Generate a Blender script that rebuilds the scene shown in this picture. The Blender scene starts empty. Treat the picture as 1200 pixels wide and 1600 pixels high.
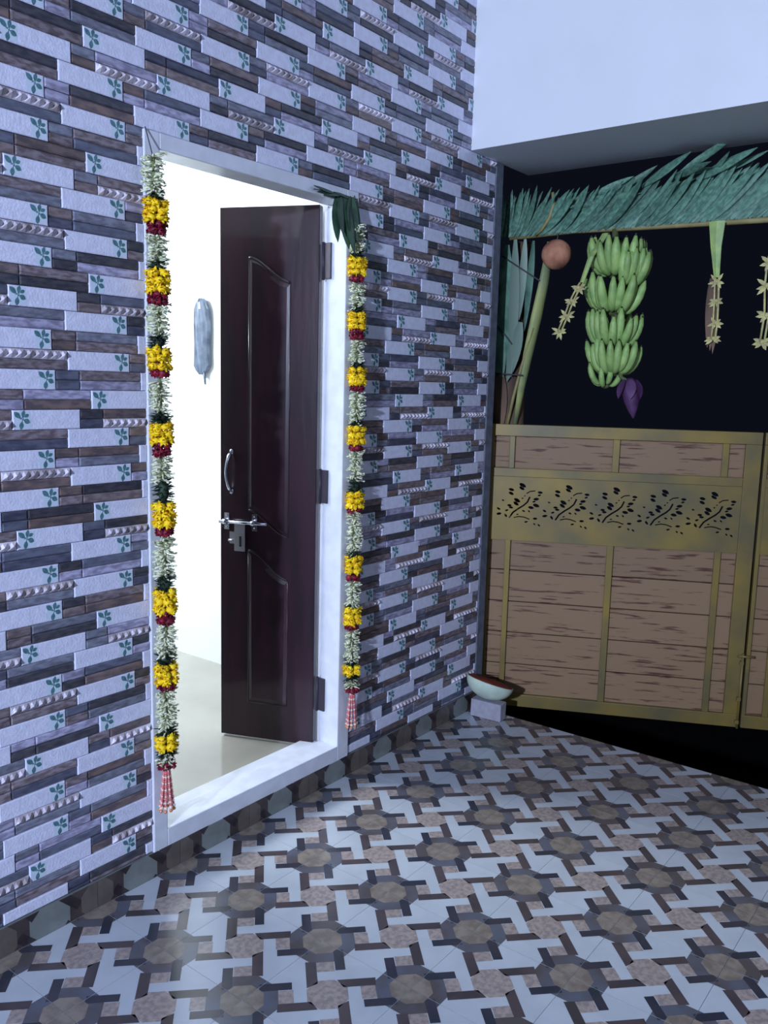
import bpy, bmesh, math, random
from mathutils import Vector, Matrix

random.seed(7)
S = bpy.context.scene
C = bpy.context.collection
PI = math.pi

# ------------------------------------------------------------------ camera
CAM = Vector((-1.3564, -2.0081, 1.4996))
RX = Vector((0.607318, -0.794060, 0.025170))
UY = Vector((0.100606, 0.108296, 0.989015))
FW = Vector((0.788063, 0.598114, -0.145657))
cd = bpy.data.cameras.new('camera')
cam = bpy.data.objects.new('camera', cd)
C.objects.link(cam)
cd.sensor_fit = 'VERTICAL'
cd.sensor_height = 36.0
cd.lens = 1347.3 / 1600 * 36.0
cd.clip_start = 0.02
m3 = Matrix((RX, UY, -FW)).transposed()
cam.matrix_world = Matrix.Translation(CAM) @ m3.to_4x4()
S.camera = cam

# ------------------------------------------------------------------ world (night)
w = bpy.data.worlds.new('night')
S.world = w
w.use_nodes = True
bg = w.node_tree.nodes['Background']
bg.inputs['Color'].default_value = (0.16, 0.2, 0.42, 1)
bg.inputs['Strength'].default_value = 0.02

# ------------------------------------------------------------------ lights
def lamp(name, kind, loc, power, color, size=None, look=None, sizey=None):
    d = bpy.data.lights.new(name, kind)
    d.energy = power
    d.color = color
    if kind == 'AREA':
        d.shape = 'RECTANGLE'
        d.size = size
        d.size_y = sizey or size
    elif size:
        d.shadow_soft_size = size
    o = bpy.data.objects.new(name, d)
    o.location = loc
    if look is not None:
        o.rotation_euler = (Vector(look) - Vector(loc)).to_track_quat('-Z', 'Y').to_euler()
    C.objects.link(o)
    return o

lamp('porch_lamp', 'POINT', (-4.9, -2.05, 2.36), 1560, (0.62, 0.73, 1.0), 0.10)
lamp('frontal_fill', 'AREA', (0.2, -3.6, 2.6), 16, (0.62, 0.72, 1.0), 1.2, (0.4, 0, 1.2), 0.12)  # added soft fill that evens out the wall, no fitting seen there
lamp('room_lamp', 'AREA', (0.1, 2.3, 2.5), 108, (0.86, 0.93, 1.0), 1.2, (1.45, 1.2, 1.3), 0.25)

# ------------------------------------------------------------------ colour management
vs = S.view_settings
vs.view_transform = 'Standard'
vs.look = 'None'
vs.gamma = 1
vs.exposure = 0.0
vs.use_curve_mapping = False

# ------------------------------------------------------------------ materials
def lin(c):
    return tuple(((v / 255) / 12.92 if v / 255 <= 0.04045 else ((v / 255 + 0.055) / 1.055) ** 2.4) for v in c)

def mat(name, rgb, rough=0.5, metal=0.0, var=0.0, nscale=20.0, stretch=(1, 1, 1), rgb2=None,
        bump=0.0, bscale=60.0, rand=0.0, coat=0.0, thr=(0.4, 0.6), spec=0.5):
    m = bpy.data.materials.new(name)
    m.use_nodes = True
    nt = m.node_tree
    N = nt.nodes
    L = nt.links
    b = N['Principled BSDF']
    col = lin(rgb)
    b.inputs['Base Color'].default_value = (*col, 1)
    b.inputs['Roughness'].default_value = rough
    b.inputs['Metallic'].default_value = metal
    b.inputs['Coat Weight'].default_value = coat
    b.inputs['Specular IOR Level'].default_value = spec
    tc = N.new('ShaderNodeTexCoord')
    mp = N.new('ShaderNodeMapping')
    mp.inputs['Scale'].default_value = stretch
    oi = N.new('ShaderNodeObjectInfo')
    sc = N.new('ShaderNodeVectorMath'); sc.operation = 'SCALE'
    L.new(oi.outputs['Location'], sc.inputs[0]); sc.inputs['Scale'].default_value = 3.7
    ad = N.new('ShaderNodeVectorMath'); ad.operation = 'ADD'
    L.new(tc.outputs['Object'], ad.inputs[0]); L.new(sc.outputs[0], ad.inputs[1])
    L.new(ad.outputs[0], mp.inputs['Vector'])
    out = None
    if rgb2 is not None or var > 0:
        n = N.new('ShaderNodeTexNoise')
        n.inputs['Scale'].default_value = nscale
        n.inputs['Detail'].default_value = 5
        L.new(mp.outputs[0], n.inputs['Vector'])
        r = N.new('ShaderNodeValToRGB')
        r.color_ramp.elements[0].position = thr[0]
        r.color_ramp.elements[1].position = thr[1]
        c2 = lin(rgb2) if rgb2 is not None else tuple(v * (1 - var) for v in col)
        r.color_ramp.elements[0].color = (*c2, 1)
        r.color_ramp.elements[1].color = (*col, 1)
        L.new(n.outputs['Fac'], r.inputs[0])
        out = r.outputs[0]
    if rand > 0:
        hs = N.new('ShaderNodeHueSaturation')
        mr = N.new('ShaderNodeMapRange')
        mr.inputs['To Min'].default_value = 1 - rand
        mr.inputs['To Max'].default_value = 1 + rand
        L.new(oi.outputs['Random'], mr.inputs['Value'])
        L.new(mr.outputs[0], hs.inputs['Value'])
        if out: L.new(out, hs.inputs['Color'])
        else: hs.inputs['Color'].default_value = (*col, 1)
        out = hs.outputs[0]
    if out: L.new(out, b.inputs['Base Color'])
    if bump > 0:
        n2 = N.new('ShaderNodeTexNoise')
        n2.inputs['Scale'].default_value = bscale
        n2.inputs['Detail'].default_value = 3
        L.new(mp.outputs[0], n2.inputs['Vector'])
        bp = N.new('ShaderNodeBump')
        bp.inputs['Strength'].default_value = bump
        bp.inputs['Distance'].default_value = 0.004
        L.new(n2.outputs['Fac'], bp.inputs['Height'])
        L.new(bp.outputs[0], b.inputs['Normal'])
    return m

M = {}
M['white_glaze'] = mat('white_glaze', (224, 227, 250), 0.28, var=0.10, nscale=45, bump=0.35, bscale=150)
M['leaf_print'] = mat('leaf_print', (86, 134, 144), 0.35, var=0.35, nscale=120)
M['leaf_pale'] = mat('leaf_pale', (204, 220, 236), 0.3)
M['grout'] = mat('grout', (74, 76, 92), 0.8, var=0.3)
strips = [
    mat('stone_black', (56, 58, 70), 0.32, rgb2=(80, 78, 86), nscale=30, stretch=(1, 1, 3), rand=0.2, bump=0.25, bscale=90),
    mat('stone_umber', (104, 94, 98), 0.34, rgb2=(136, 122, 124), nscale=30, stretch=(1, 1, 3), rand=0.2, bump=0.25, bscale=90),
    mat('stone_slate', (104, 110, 130), 0.32, rgb2=(84, 88, 106), nscale=24, stretch=(1, 1, 3), rand=0.15, bump=0.25, bscale=90),
    mat('stone_lilac', (180, 178, 206), 0.3, rgb2=(136, 132, 158), nscale=30, stretch=(1, 1, 3), rand=0.15, bump=0.25, bscale=90),
    mat('stone_taupe', (140, 130, 140), 0.32, rgb2=(100, 88, 92), nscale=34, stretch=(1, 1, 3), rand=0.2, bump=0.25, bscale=90),
    mat('stone_grey', (134, 138, 156), 0.32, rgb2=(104, 106, 122), nscale=30, stretch=(1, 1, 3), rand=0.15, bump=0.25, bscale=90),
    mat('stone_rust', (122, 104, 102), 0.34, rgb2=(88, 78, 84), nscale=22, stretch=(1, 1, 3), rand=0.2, bump=0.25, bscale=90),
    mat('stone_navy', (66, 70, 90), 0.3, rgb2=(90, 92, 110), nscale=24, stretch=(1, 1, 3), rand=0.2, bump=0.25, bscale=90),
]
M['ridge'] = mat('ridge', (226, 220, 234), 0.12, metal=0.1, rgb2=(166, 156, 162), nscale=16, rand=0.2)
M['paint_white'] = mat('paint_white', (206, 210, 224), 0.7, var=0.04, nscale=4)
M['beam_paint'] = mat('beam_paint', (230, 234, 240), 0.75, var=0.03, nscale=3)
M['frame_white'] = mat('frame_white', (222, 226, 238), 0.35, var=0.10, nscale=14, bump=0.15, bscale=30)
M['room_white'] = mat('room_white', (240, 244, 246), 0.6)
M['room_floor'] = mat('room_floor', (172, 170, 160), 0.14, rgb2=(154, 152, 144), nscale=2.5, thr=(0.3, 0.7))
M['post_grey'] = mat('post_grey', (108, 114, 130), 0.7, var=0.3, nscale=25)
M['rosewood'] = mat('rosewood', (50, 29, 40), 0.30, rgb2=(38, 25, 34), nscale=6, stretch=(3, 3, 0.4), bump=0.12, bscale=14, spec=0.3, coat=0.35)
M['hinge'] = mat('hinge', (58, 52, 66), 0.45, metal=0.2)
M['chrome'] = mat('chrome', (205, 208, 220), 0.22, metal=1.0)
M['brushed'] = mat('brushed', (160, 160, 168), 0.4, metal=0.8)
M['dark'] = mat('dark', (22, 20, 24), 0.6)
M['street'] = mat('street', (13, 13, 15), 0.95, var=0.4, spec=0.1)
M['tile_white'] = mat('tile_white', (186, 194, 204), 0.22, var=0.08, nscale=9)
M['tile_pink'] = mat('tile_pink', (168, 154, 148), 0.25, rgb2=(140, 130, 130), nscale=70)
M['tile_ring'] = mat('tile_ring', (94, 98, 112), 0.22, rgb2=(86, 80, 82), nscale=7)
M['tile_dark'] = mat('tile_dark', (64, 62, 72), 0.22, rgb2=(50, 54, 66), nscale=8)
M['tile_umber'] = mat('tile_umber', (84, 74, 78), 0.22, rgb2=(70, 64, 68), nscale=8)
M['tile_brown'] = mat('tile_brown', (142, 132, 122), 0.25, rgb2=(120, 110, 102), nscale=26)
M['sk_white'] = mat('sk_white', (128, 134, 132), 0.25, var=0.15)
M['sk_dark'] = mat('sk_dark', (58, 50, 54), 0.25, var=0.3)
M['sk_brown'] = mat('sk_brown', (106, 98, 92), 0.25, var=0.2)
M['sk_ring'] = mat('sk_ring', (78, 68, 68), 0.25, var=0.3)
M['gate_paint'] = mat('gate_paint', (146, 122, 54), 0.45, rgb2=(104, 96, 66), nscale=5, thr=(0.3, 0.7), metal=0.15)
M['plank'] = mat('plank', (142, 114, 84), 0.6, rgb2=(88, 46, 36), nscale=9, stretch=(0.8, 1, 11), thr=(0.34, 0.42), rand=0.06)
M['seam'] = mat('seam', (62, 38, 34), 0.8)
M['jasmine'] = mat('jasmine', (236, 238, 212), 0.6, rgb2=(196, 202, 166), nscale=60)
M['stem_green'] = mat('stem_green', (118, 128, 84), 0.7)
M['fern'] = mat('fern', (42, 66, 46), 0.7, rgb2=(26, 42, 34), nscale=60)
M['marigold'] = mat('marigold', (252, 224, 30), 0.65, rgb2=(240, 196, 16), nscale=60)
M['rose'] = mat('rose', (150, 22, 52), 0.6, rgb2=(96, 14, 40), nscale=60)
M['bead'] = mat('bead', (226, 128, 128), 0.25)
M['pearl'] = mat('pearl', (238, 208, 196), 0.15, coat=0.5)
M['gold_bead'] = mat('gold_bead', (214, 150, 110), 0.25, metal=0.3)
M['string'] = mat('string', (70, 66, 70), 0.8)
M['mango_leaf'] = mat('mango_leaf', (58, 88, 66), 0.38, rgb2=(40, 64, 50), nscale=18)
M['palm'] = mat('palm', (98, 140, 118), 0.5, rgb2=(70, 108, 92), nscale=14, rand=0.25)
M['palm_pale'] = mat('palm_pale', (168, 192, 110), 0.55, rgb2=(140, 168, 104), nscale=16)
M['straw'] = mat('straw', (206, 200, 132), 0.6, rgb2=(170, 160, 110), nscale=30)
M['rachis'] = mat('rachis', (158, 146, 96), 0.6, var=0.25)
M['banana_skin'] = mat('banana_skin', (160, 192, 112), 0.5, rgb2=(136, 172, 98), nscale=25, rand=0.14)
M['banana_stalk'] = mat('banana_stalk', (86, 96, 58), 0.7)
M['banana_tip'] = mat('banana_tip', (60, 62, 40), 0.8)
M['flower_purple'] = mat('flower_purple', (96, 62, 108), 0.55, rgb2=(74, 44, 82), nscale=12)
M['coconut'] = mat('coconut', (196, 138, 108), 0.75, rgb2=(140, 88, 68), nscale=9, bump=0.5, bscale=40)
M['stem_yellow'] = mat('stem_yellow', (170, 178, 108), 0.55, rgb2=(128, 142, 100), nscale=5)
M['sheath'] = mat('sheath', (150, 168, 152), 0.6, rgb2=(112, 134, 120), nscale=5, stretch=(1, 1, 0.3))
M['dry_sheath'] = mat('dry_sheath', (124, 98, 78), 0.8, rgb2=(80, 62, 52), nscale=8, stretch=(1, 1, 0.3))
M['gourd'] = mat('gourd', (214, 228, 206), 0.55, rgb2=(190, 208, 190), nscale=12)
M['red_powder'] = mat('red_powder', (150, 58, 40), 0.8, rgb2=(110, 44, 34), nscale=30)
M['stone_block'] = mat('stone_block', (166, 164, 178), 0.85, var=0.15, nscale=25, bump=0.5, bscale=40)
M['wrap'] = mat('wrap', (104, 116, 134), 0.25, rgb2=(66, 76, 94), nscale=18, thr=(0.3, 0.65))
M['vent_dark'] = mat('vent_dark', (14, 14, 16), 0.9)

# ------------------------------------------------------------------ helpers
def link(name, me, mats=None, parent=None, loc=(0, 0, 0), rot=(0, 0, 0), smooth=False):
    if isinstance(me, bmesh.types.BMesh):
        b = me
        me = bpy.data.meshes.new(name)
        b.to_mesh(me); b.free()
    if mats is not None and len(me.materials) == 0:
        for m in (mats if isinstance(mats, (list, tuple)) else [mats]):
            me.materials.append(m)
    if smooth:
        for p in me.polygons: p.use_smooth = True
    o = bpy.data.objects.new(name, me)
    C.objects.link(o)
    o.location = loc
    o.rotation_euler = rot
    if parent: o.parent = parent
    return o

def tag(o, label=None, cat=None, group=None, kind=None):
    if label: o['label'] = label
    if cat: o['category'] = cat
    if group: o['group'] = group
    if kind: o['kind'] = kind
    return o

def empty(name, loc, label, cat, rz=0, group=None):
    o = bpy.data.objects.new(name, None)
    o.empty_display_size = 0.05
    C.objects.link(o)
    o.location = loc
    o.rotation_euler = (0, 0, rz)
    return tag(o, label, cat, group)

def box(bm, x0, x1, y0, y1, z0, z1, mi=0, bev=0.0):
    v = [bm.verts.new(p) for p in ((x0, y0, z0), (x1, y0, z0), (x1, y1, z0), (x0, y1, z0),
                                   (x0, y0, z1), (x1, y0, z1), (x1, y1, z1), (x0, y1, z1))]
    fs = []
    for idx in ((3, 2, 1, 0), (4, 5, 6, 7), (0, 1, 5, 4), (1, 2, 6, 5), (2, 3, 7, 6), (3, 0, 4, 7)):
        f = bm.faces.new([v[i] for i in idx]); f.material_index = mi; fs.append(f)
    if bev > 0:
        es = list({e for f in fs for e in f.edges})
        bmesh.ops.bevel(bm, geom=es, offset=bev, segments=2, profile=0.5, affect='EDGES')
    return v

def boxbm(*a, **k):
    bm = bmesh.new(); box(bm, *a, **k); return bm

def frames(pts):
    out = []
    n = len(pts)
    up = Vector((0.13, 0.21, 0.97))
    for i in range(n):
        t = (pts[min(i + 1, n - 1)] - pts[max(i - 1, 0)])
        if t.length < 1e-9: t = Vector((0, 0, 1))
        t.normalize()
        a = t.cross(up)
        if a.length < 0.05: a = t.cross(Vector((1, 0, 0)))
        a.normalize()
        b = a.cross(t)
        up = b.copy()
        out.append((a, b))
    return out

def tube(bm, pts, rad, seg=8, mi=0, flat=1.0, cap=True):
    pts = [Vector(p) for p in pts]
    fr = frames(pts)
    rings = []
    for i, p in enumerate(pts):
        r = rad[i] if isinstance(rad, (list, tuple)) else rad
        a, b = fr[i]
        rings.append([bm.verts.new(p + a * (math.cos(2 * PI * k / seg) * r) + b * (math.sin(2 * PI * k / seg) * r * flat)) for k in range(seg)])
    for i in range(len(rings) - 1):
        for k in range(seg):
            f = bm.faces.new((rings[i][k], rings[i][(k + 1) % seg], rings[i + 1][(k + 1) % seg], rings[i + 1][k]))
            f.material_index = mi
            f.smooth = True
    if cap:
        for r_, rev in ((rings[0], True), (rings[-1], False)):
            f = bm.faces.new(list(reversed(r_)) if rev else r_)
            f.material_index = mi
    return rings

def lathe(bm, prof, seg=24, mi=0, center=(0, 0, 0)):
    cx, cy, cz = center
    rings = []
    for r, z in prof:
        if r < 1e-6:
            rings.append([bm.verts.new((cx, cy, cz + z))])
        else:
            rings.append([bm.verts.new((cx + r * math.cos(2 * PI * k / seg), cy + r * math.sin(2 * PI * k / seg), cz + z)) for k in range(seg)])
    for A, B in zip(rings[:-1], rings[1:]):
        for k in range(seg):
            k2 = (k + 1) % seg
            if len(A) == 1 and len(B) == 1: continue
            if len(A) == 1: f = bm.faces.new((A[0], B[k], B[k2]))
            elif len(B) == 1: f = bm.faces.new((A[k], A[k2], B[0]))
            else: f = bm.faces.new((A[k], A[k2], B[k2], B[k]))
            f.material_index = mi; f.smooth = True

def ball(bm, c, r, seg=8, rings=6, mi=0, sq=(1, 1, 1)):
    ret = bmesh.ops.create_uvsphere(bm, u_segments=seg, v_segments=rings, radius=r)
    for v in ret['verts']:
        v.co = Vector((v.co.x * sq[0], v.co.y * sq[1], v.co.z * sq[2])) + Vector(c)
    for f in {f for v in ret['verts'] for f in v.link_faces}:
        f.material_index = mi; f.smooth = True

def leafblade(bm, base, direction, normal, length, width, bend=0.0, fold=0.15, n=6, mi=0, sharp=1.0, thick=0.0006):
    """a leaf blade with a midrib fold, real thickness"""
    d = Vector(direction).normalized()
    nn = Vector(normal).normalized()
    s = d.cross(nn).normalized()
    nn = s.cross(d).normalized()
    base = Vector(base)
    rows = []
    for i in range(n + 1):
        t = i / n
        wv = width * 0.5 * (math.sin(PI * min(1, t * 0.92 + 0.06)) ** 0.8) * (1 - 0.25 * t * sharp)
        if i == n: wv = 0.0004
        p = base + d * (length * t) + nn * (-bend * length * t * t)
        rows.append((p, wv))
    for sgn in (1, -1):
        off = nn * (thick * sgn)
        R = []
        for p, wv in rows:
            R.append((bm.verts.new(p + s * wv - nn * (fold * wv) + off), bm.verts.new(p + off), bm.verts.new(p - s * wv - nn * (fold * wv) + off)))
        for a, b in zip(R[:-1], R[1:]):
            for k in (0, 1):
                q = (a[k], b[k], b[k + 1], a[k + 1])
                f = bm.faces.new(q if sgn > 0 else tuple(reversed(q)))
                f.material_index = mi; f.smooth = True

def clip(poly, x0, x1, y0, y1):
    def cl(P, axis, val, keep):
        out = []
        for i in range(len(P)):
            a, b = P[i], P[(i + 1) % len(P)]
            ia = (a[axis] - val) * keep >= 0
            ib = (b[axis] - val) * keep >= 0
            if ia: out.append(a)
            if ia != ib:
                t = (val - a[axis]) / (b[axis] - a[axis])
                out.append((a[0] + (b[0] - a[0]) * t, a[1] + (b[1] - a[1]) * t))
        return out
    P = list(poly)
    for ax, val, k in ((0, x0, 1), (0, x1, -1), (1, y0, 1), (1, y1, -1)):
        if len(P) < 3: return []
        P = cl(P, ax, val, k)
    if len(P) < 3: return []
    ar = abs(sum(P[i][0] * P[(i + 1) % len(P)][1] - P[(i + 1) % len(P)][0] * P[i][1] for i in range(len(P)))) / 2
    return P if ar > 1e-6 else []

# ================================================================== THE SETTING
WEND = 2.030           # end of the tiled wall
DX0, DX1, DZ0, DZ1 = 0.176, 1.090, 0.078, 2.165   # outer edges of the door frame
TOPZ = 3.45
LEFTX = -2.20

bm = bmesh.new()
for x0, x1, z0, z1 in ((LEFTX, DX0, -0.02, TOPZ), (DX1, WEND, -0.02, TOPZ), (DX0, DX1, DZ1, TOPZ), (DX0, DX1, -0.02, DZ0)):
    box(bm, x0, x1, 0.006, 0.13, z0, z1)
wall = tag(link('wall_front', bm, M['grout']), 'house wall clad in mosaic of white and stone coloured brick tiles', kind='structure')

# ---- bricks of the cladding
W = 0.4485
CH = 0.05
Z0 = 2.3664            # z of the top of course index 0
WL, SL, LL = 0.419, 0.156, 0.425      # fractions of the period: white, short, long
# course kinds counted downwards from index 0:  f a b c d e
courses = {0: ('f', 0.0), 1: ('a', 0.503), 2: ('b', -0.16), 3: ('c', 0.335), 4: ('d', -0.148), 5: ('e', 0.352)}

brick_cache = {}
def flower(bm, cx, cz, sx):
    y = -0.0004
    specs = [((-0.003, 0.004), (-0.021, 0.020), 0.0135), ((0.001, 0.006), (0.006, 0.0245), 0.0105),
             ((0.004, 0.001), (0.021, -0.007), 0.0135), ((0.000, -0.003), (-0.004, -0.0242), 0.012),
             ((0.006, 0.007), (0.019, 0.014), 0.0095)]
    for (ax, az), (bx, bz), wd in specs:
        a = Vector((ax, az)); b = Vector((bx, bz)); d = b - a; n = Vector((-d.y, d.x)).normalized()
        P = []
        for t, k in ((0, 0), (0.25, 0.7), (0.5, 1), (0.75, 0.75), (1, 0), (0.75, -0.75), (0.5, -1), (0.25, -0.7)):
            q = a + d * t + n * (wd * 0.5 * k)
            P.append((cx + q.x * sx, cz + q.y))
        f = bm.faces.new([bm.verts.new((x, y, z)) for x, z in P]); f.material_index = 1
        f.normal_update()
        if f.normal.y > 0: f.normal_flip()
    # stem
    for (ax, az), (bx, bz) in (((-0.006, 0.002), (0.006, 0.009)), ((0.0, -0.004), (0.004, 0.006)), ((-0.002, 0.003), (0.006, -0.001))):
        d = Vector((bx - ax, bz - az)); n = Vector((-d.y, d.x)).normalized() * 0.0009
        P = [(ax + n.x, az + n.y), (bx + n.x, bz + n.y), (bx - n.x, bz - n.y), (ax - n.x, az - n.y)]
        f = bm.faces.new([bm.verts.new((cx + x * sx, y * 1.1, cz + z)) for x, z in P]); f.material_index = 1
        f.normal_update()
        if f.normal.y > 0: f.normal_flip()

def brickmesh(kind, w, h, extra):
    key = (kind, round(w, 4), round(h, 4), extra)
    if key in brick_cache: return brick_cache[key]
    bm = bmesh.new()
    g = 0.0007
    hw, hh = w / 2 - g, h / 2 - g
    if kind == 'white':
        y0 = 0.0; b = 0.0022
    else:
        y0 = (0.0, 0.0012, 0.0022)[extra % 3]; b = 0.0035
    B = [bm.verts.new(p) for p in ((-hw, 0.0065, -hh), (hw, 0.0065, -hh), (hw, 0.0065, hh), (-hw, 0.0065, hh))]
    m_ = [bm.verts.new(p) for p in ((-hw, y0 + b * 0.7, -hh), (hw, y0 + b * 0.7, -hh), (hw, y0 + b * 0.7, hh), (-hw, y0 + b * 0.7, hh))]
    bx, bz = min(b, hw * 0.3), min(b, hh * 0.3)
    F = [bm.verts.new(p) for p in ((-hw + bx, y0, -hh + bz), (hw - bx, y0, -hh + bz), (hw - bx, y0, hh - bz), (-hw + bx, y0, hh - bz))]
    bm.faces.new(F)
    for i in range(4):
        j = (i + 1) % 4
        bm.faces.new((m_[i], m_[j], F[j], F[i]))
        bm.faces.new((B[i], B[j], m_[j], m_[i]))
    if kind == 'ridge':
        n = max(1, int(round(w / 0.0235)))
        st = (2 * hw) / n
        for i in range(n):
            xa = -hw + i * st
            base = [bm.verts.new(p) for p in ((xa, y0 - .0001, -hh + .002), (xa + st * 0.55, y0 - .0001, -hh + .0015), (xa + st, y0 - .0001, hh - .002), (xa + st * 0.45, y0 - .0001, hh - .0015))]
            ap = bm.verts.new((xa + st * 0.42, y0 - 0.0120, hh * 0.1))
            for q in range(4):
                bm.faces.new((base[q], base[(q + 1) % 4], ap))
    if kind == 'white' and extra:
        cx = (-hw + 0.024) if extra == 1 else (hw - 0.026)
        # pale patch under the printed sprig
        P = [(cx - 0.019, hh - .004), (cx - 0.019, -hh + .004), (cx + 0.022, -hh + .004), (cx + 0.022, hh - .004)]
        f = bm.faces.new([bm.verts.new((x, -0.0002, z)) for x, z in P]); f.material_index = 2
        flower(bm, cx, 0, 1.0)
    bmesh.ops.recalc_face_normals(bm, faces=[f for f in bm.faces if f.material_index == 0])
    me = bpy.data.meshes.new(kind)
    bm.to_mesh(me); bm.free()
    brick_cache[key] = me
    return me

pieces = []   # (kind, x0, x1, z0, z1, extra, material)
def add_piece(kind, x0, x1, z0, z1, extra, mt):
    # clip to the wall and around the door frame
    z0c, z1c = max(z0, 0.083), min(z1, TOPZ)
    x0c, x1c = max(x0, LEFTX), min(x1, WEND)
    if z1c - z0c < 0.004 or x1c - x0c < 0.004: return
    rects = []
    if x1c <= DX0 or x0c >= DX1 or z0c >= DZ1 or z1c <= DZ0:
        rects.append((x0c, x1c, z0c, z1c))
    else:
        if x0c < DX0: rects.append((x0c, DX0, z0c, z1c))
        if x1c > DX1: rects.append((DX1, x1c, z0c, z1c))
        if z1c > DZ1 + 0.003: rects.append((max(x0c, DX0), min(x1c, DX1), DZ1, z1c))
    for a, b, c, d in rects:
        if b - a < 0.004 or d - c < 0.004: continue
        ex = extra
        if kind == 'white':
            full = d - c > 0.045
            if extra == 1 and (a > x0 + 0.002 or not full): ex = 0
            if extra == 2 and (b < x1 - 0.002 or not full): ex = 0
            if b - a < 0.05: ex = 0
        if kind == 'ridge' and d - c < 0.02:
            ex = 0
        pieces.append((kind, a, b, c, d, ex, mt))

rnd = random.Random(11)
weights = [0, 0, 1, 2, 3, 3, 4, 4, 5, 5, 6, 7, 2]
for n in range(-24, 47):
    k, ph = courses[n % 6]
    zt = Z0 - n * CH
    zb = zt - CH
    zm = (zt + zb) / 2
    for p in range(-6, 7):
        xw = (p + ph) * W
        a, b, c, d = xw, xw + WL * W, xw + (WL + SL) * W, xw + W
        add_piece('white', a, b, zb, zt, 1 if k in 'fa' else 2, None)
        s1 = rnd.choice(weights); s2 = rnd.choice(weights)
        add_piece('stone', b, c, zm, zt, rnd.randrange(3), s1)
        add_piece('stone', b, c, zb, zm, rnd.randrange(3), s2)
        l1 = rnd.choice(weights); l2 = rnd.choice([q for q in weights if q != l1])
        if k == 'a':
            add_piece('stone', c, d, zm, zt, rnd.randrange(3), l1)
            add_piece('ridge', c, d, zb, zm, 1, None)
        elif k == 'd':
            add_piece('ridge', c, d, zm, zt, 1, None)
            add_piece('stone', c, d, zb, zm, rnd.randrange(3), l2)
        else:
            add_piece('stone', c, d, zm, zt, rnd.randrange(3), l1)
            add_piece('stone', c, d, zb, zm, rnd.randrange(3), l2)

def screen(P):
    d = Vector(P) - CAM
    z = d.dot(FW)
    return (600 + 1347.3 * d.dot(RX) / z, 800 - 1347.3 * d.dot(UY) / z, z)

def rank(pc):
    k, a, b, c, d, ex, mt = pc
    sx, sy, z = screen(((a + b) / 2, 0, (c + d) / 2))
    if sx < -30 or sy < -30 or sx > 1230 or sy > 1630: return 1e9
    return 1 / ((b - a) * (d - c) / (z ** 3))
names = {'white': 'flower_brick', 'stone': 'stone_strip', 'ridge': 'ridged_strip'}
for kind in ('white', 'stone', 'ridge'):
    L_ = sorted([p for p in pieces if p[0] == kind], key=rank)
    single = [p for p in L_[:298] if rank(p) < 1e8]
    rest = L_[len(single):]
    for k, a, b, c, d, ex, mt in single:
        if kind == 'ridge' and ex == 0: kk = 'stone'
        else: kk = kind
        w_, h_ = round(b - a, 4), round(d - c, 4)
        if kind == 'white':
            me = brickmesh('white', w_, h_, ex)
            if len(me.materials) == 0:
                for q in ('white_glaze', 'leaf_print', 'leaf_pale'): me.materials.append(M[q])
            o = link(names[kind], me, None, wall, ((a + b) / 2, 0, (c + d) / 2))
        elif kk == 'ridge':
            me = brickmesh('ridge', w_, h_, 1)
            if len(me.materials) == 0: me.materials.append(M['ridge'])
            o = link(names[kind], me, None, wall, ((a + b) / 2, 0, (c + d) / 2))
        else:
            me = brickmesh('stone', w_, h_, ex)
            if len(me.materials) == 0: me.materials.append(strips[0])
            o = link(names[kind], me, None, wall, ((a + b) / 2, 0, (c + d) / 2))
            o.material_slots[0].link = 'OBJECT'
            o.material_slots[0].material = strips[mt if mt is not None else 0]
    if rest:
        bm = bmesh.new()
        for k, a, b, c, d, ex, mt in rest:
            me = brickmesh('white' if kind == 'white' else ('ridge' if (kind == 'ridge' and ex) else 'stone'), round(b - a, 4), round(d - c, 4), ex if kind != 'ridge' else 1)
            nv, nf = len(bm.verts), len(bm.faces)
            bm.from_mesh(me)
            bm.verts.ensure_lookup_table(); bm.faces.ensure_lookup_table()
            for v in bm.verts[nv:]: v.co += Vector(((a + b) / 2, 0, (c + d) / 2))
            if kind == 'stone':
                for f in bm.faces[nf:]: f.material_index = mt
        mm = [M['white_glaze'], M['leaf_print'], M['leaf_pale']] if kind == 'white' else (strips if kind == 'stone' else [M['ridge']])
        tag(link(names[kind] + 's_beyond', bm, mm, wall), 'smaller and farther pieces of the same cladding', kind='stuff')

# ---- end of the wall: plastered edge strip
bm = bmesh.new()
box(bm, WEND, WEND + 0.060, -0.004, 0.13, -0.02, 2.469, bev=0.003)
tag(link('trim_1', bm, M['post_grey']), 'grey plastered edge where the tiled wall ends at the gate', kind='structure')

# ---- beam over the gate
tag(link('wall_right_upper', boxbm(1.826, 2.328, -4.2, 0.004, 2.469, TOPZ), M['beam_paint']),
    'white painted wall over the gate opening with grey underside', kind='structure')
tag(link('wall_right_lower', boxbm(2.05, 2.30, -4.2, -3.3, -0.4, 2.469), M['paint_white']),
    'white pier carrying the beam at the far side of the gate', kind='structure')

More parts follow.
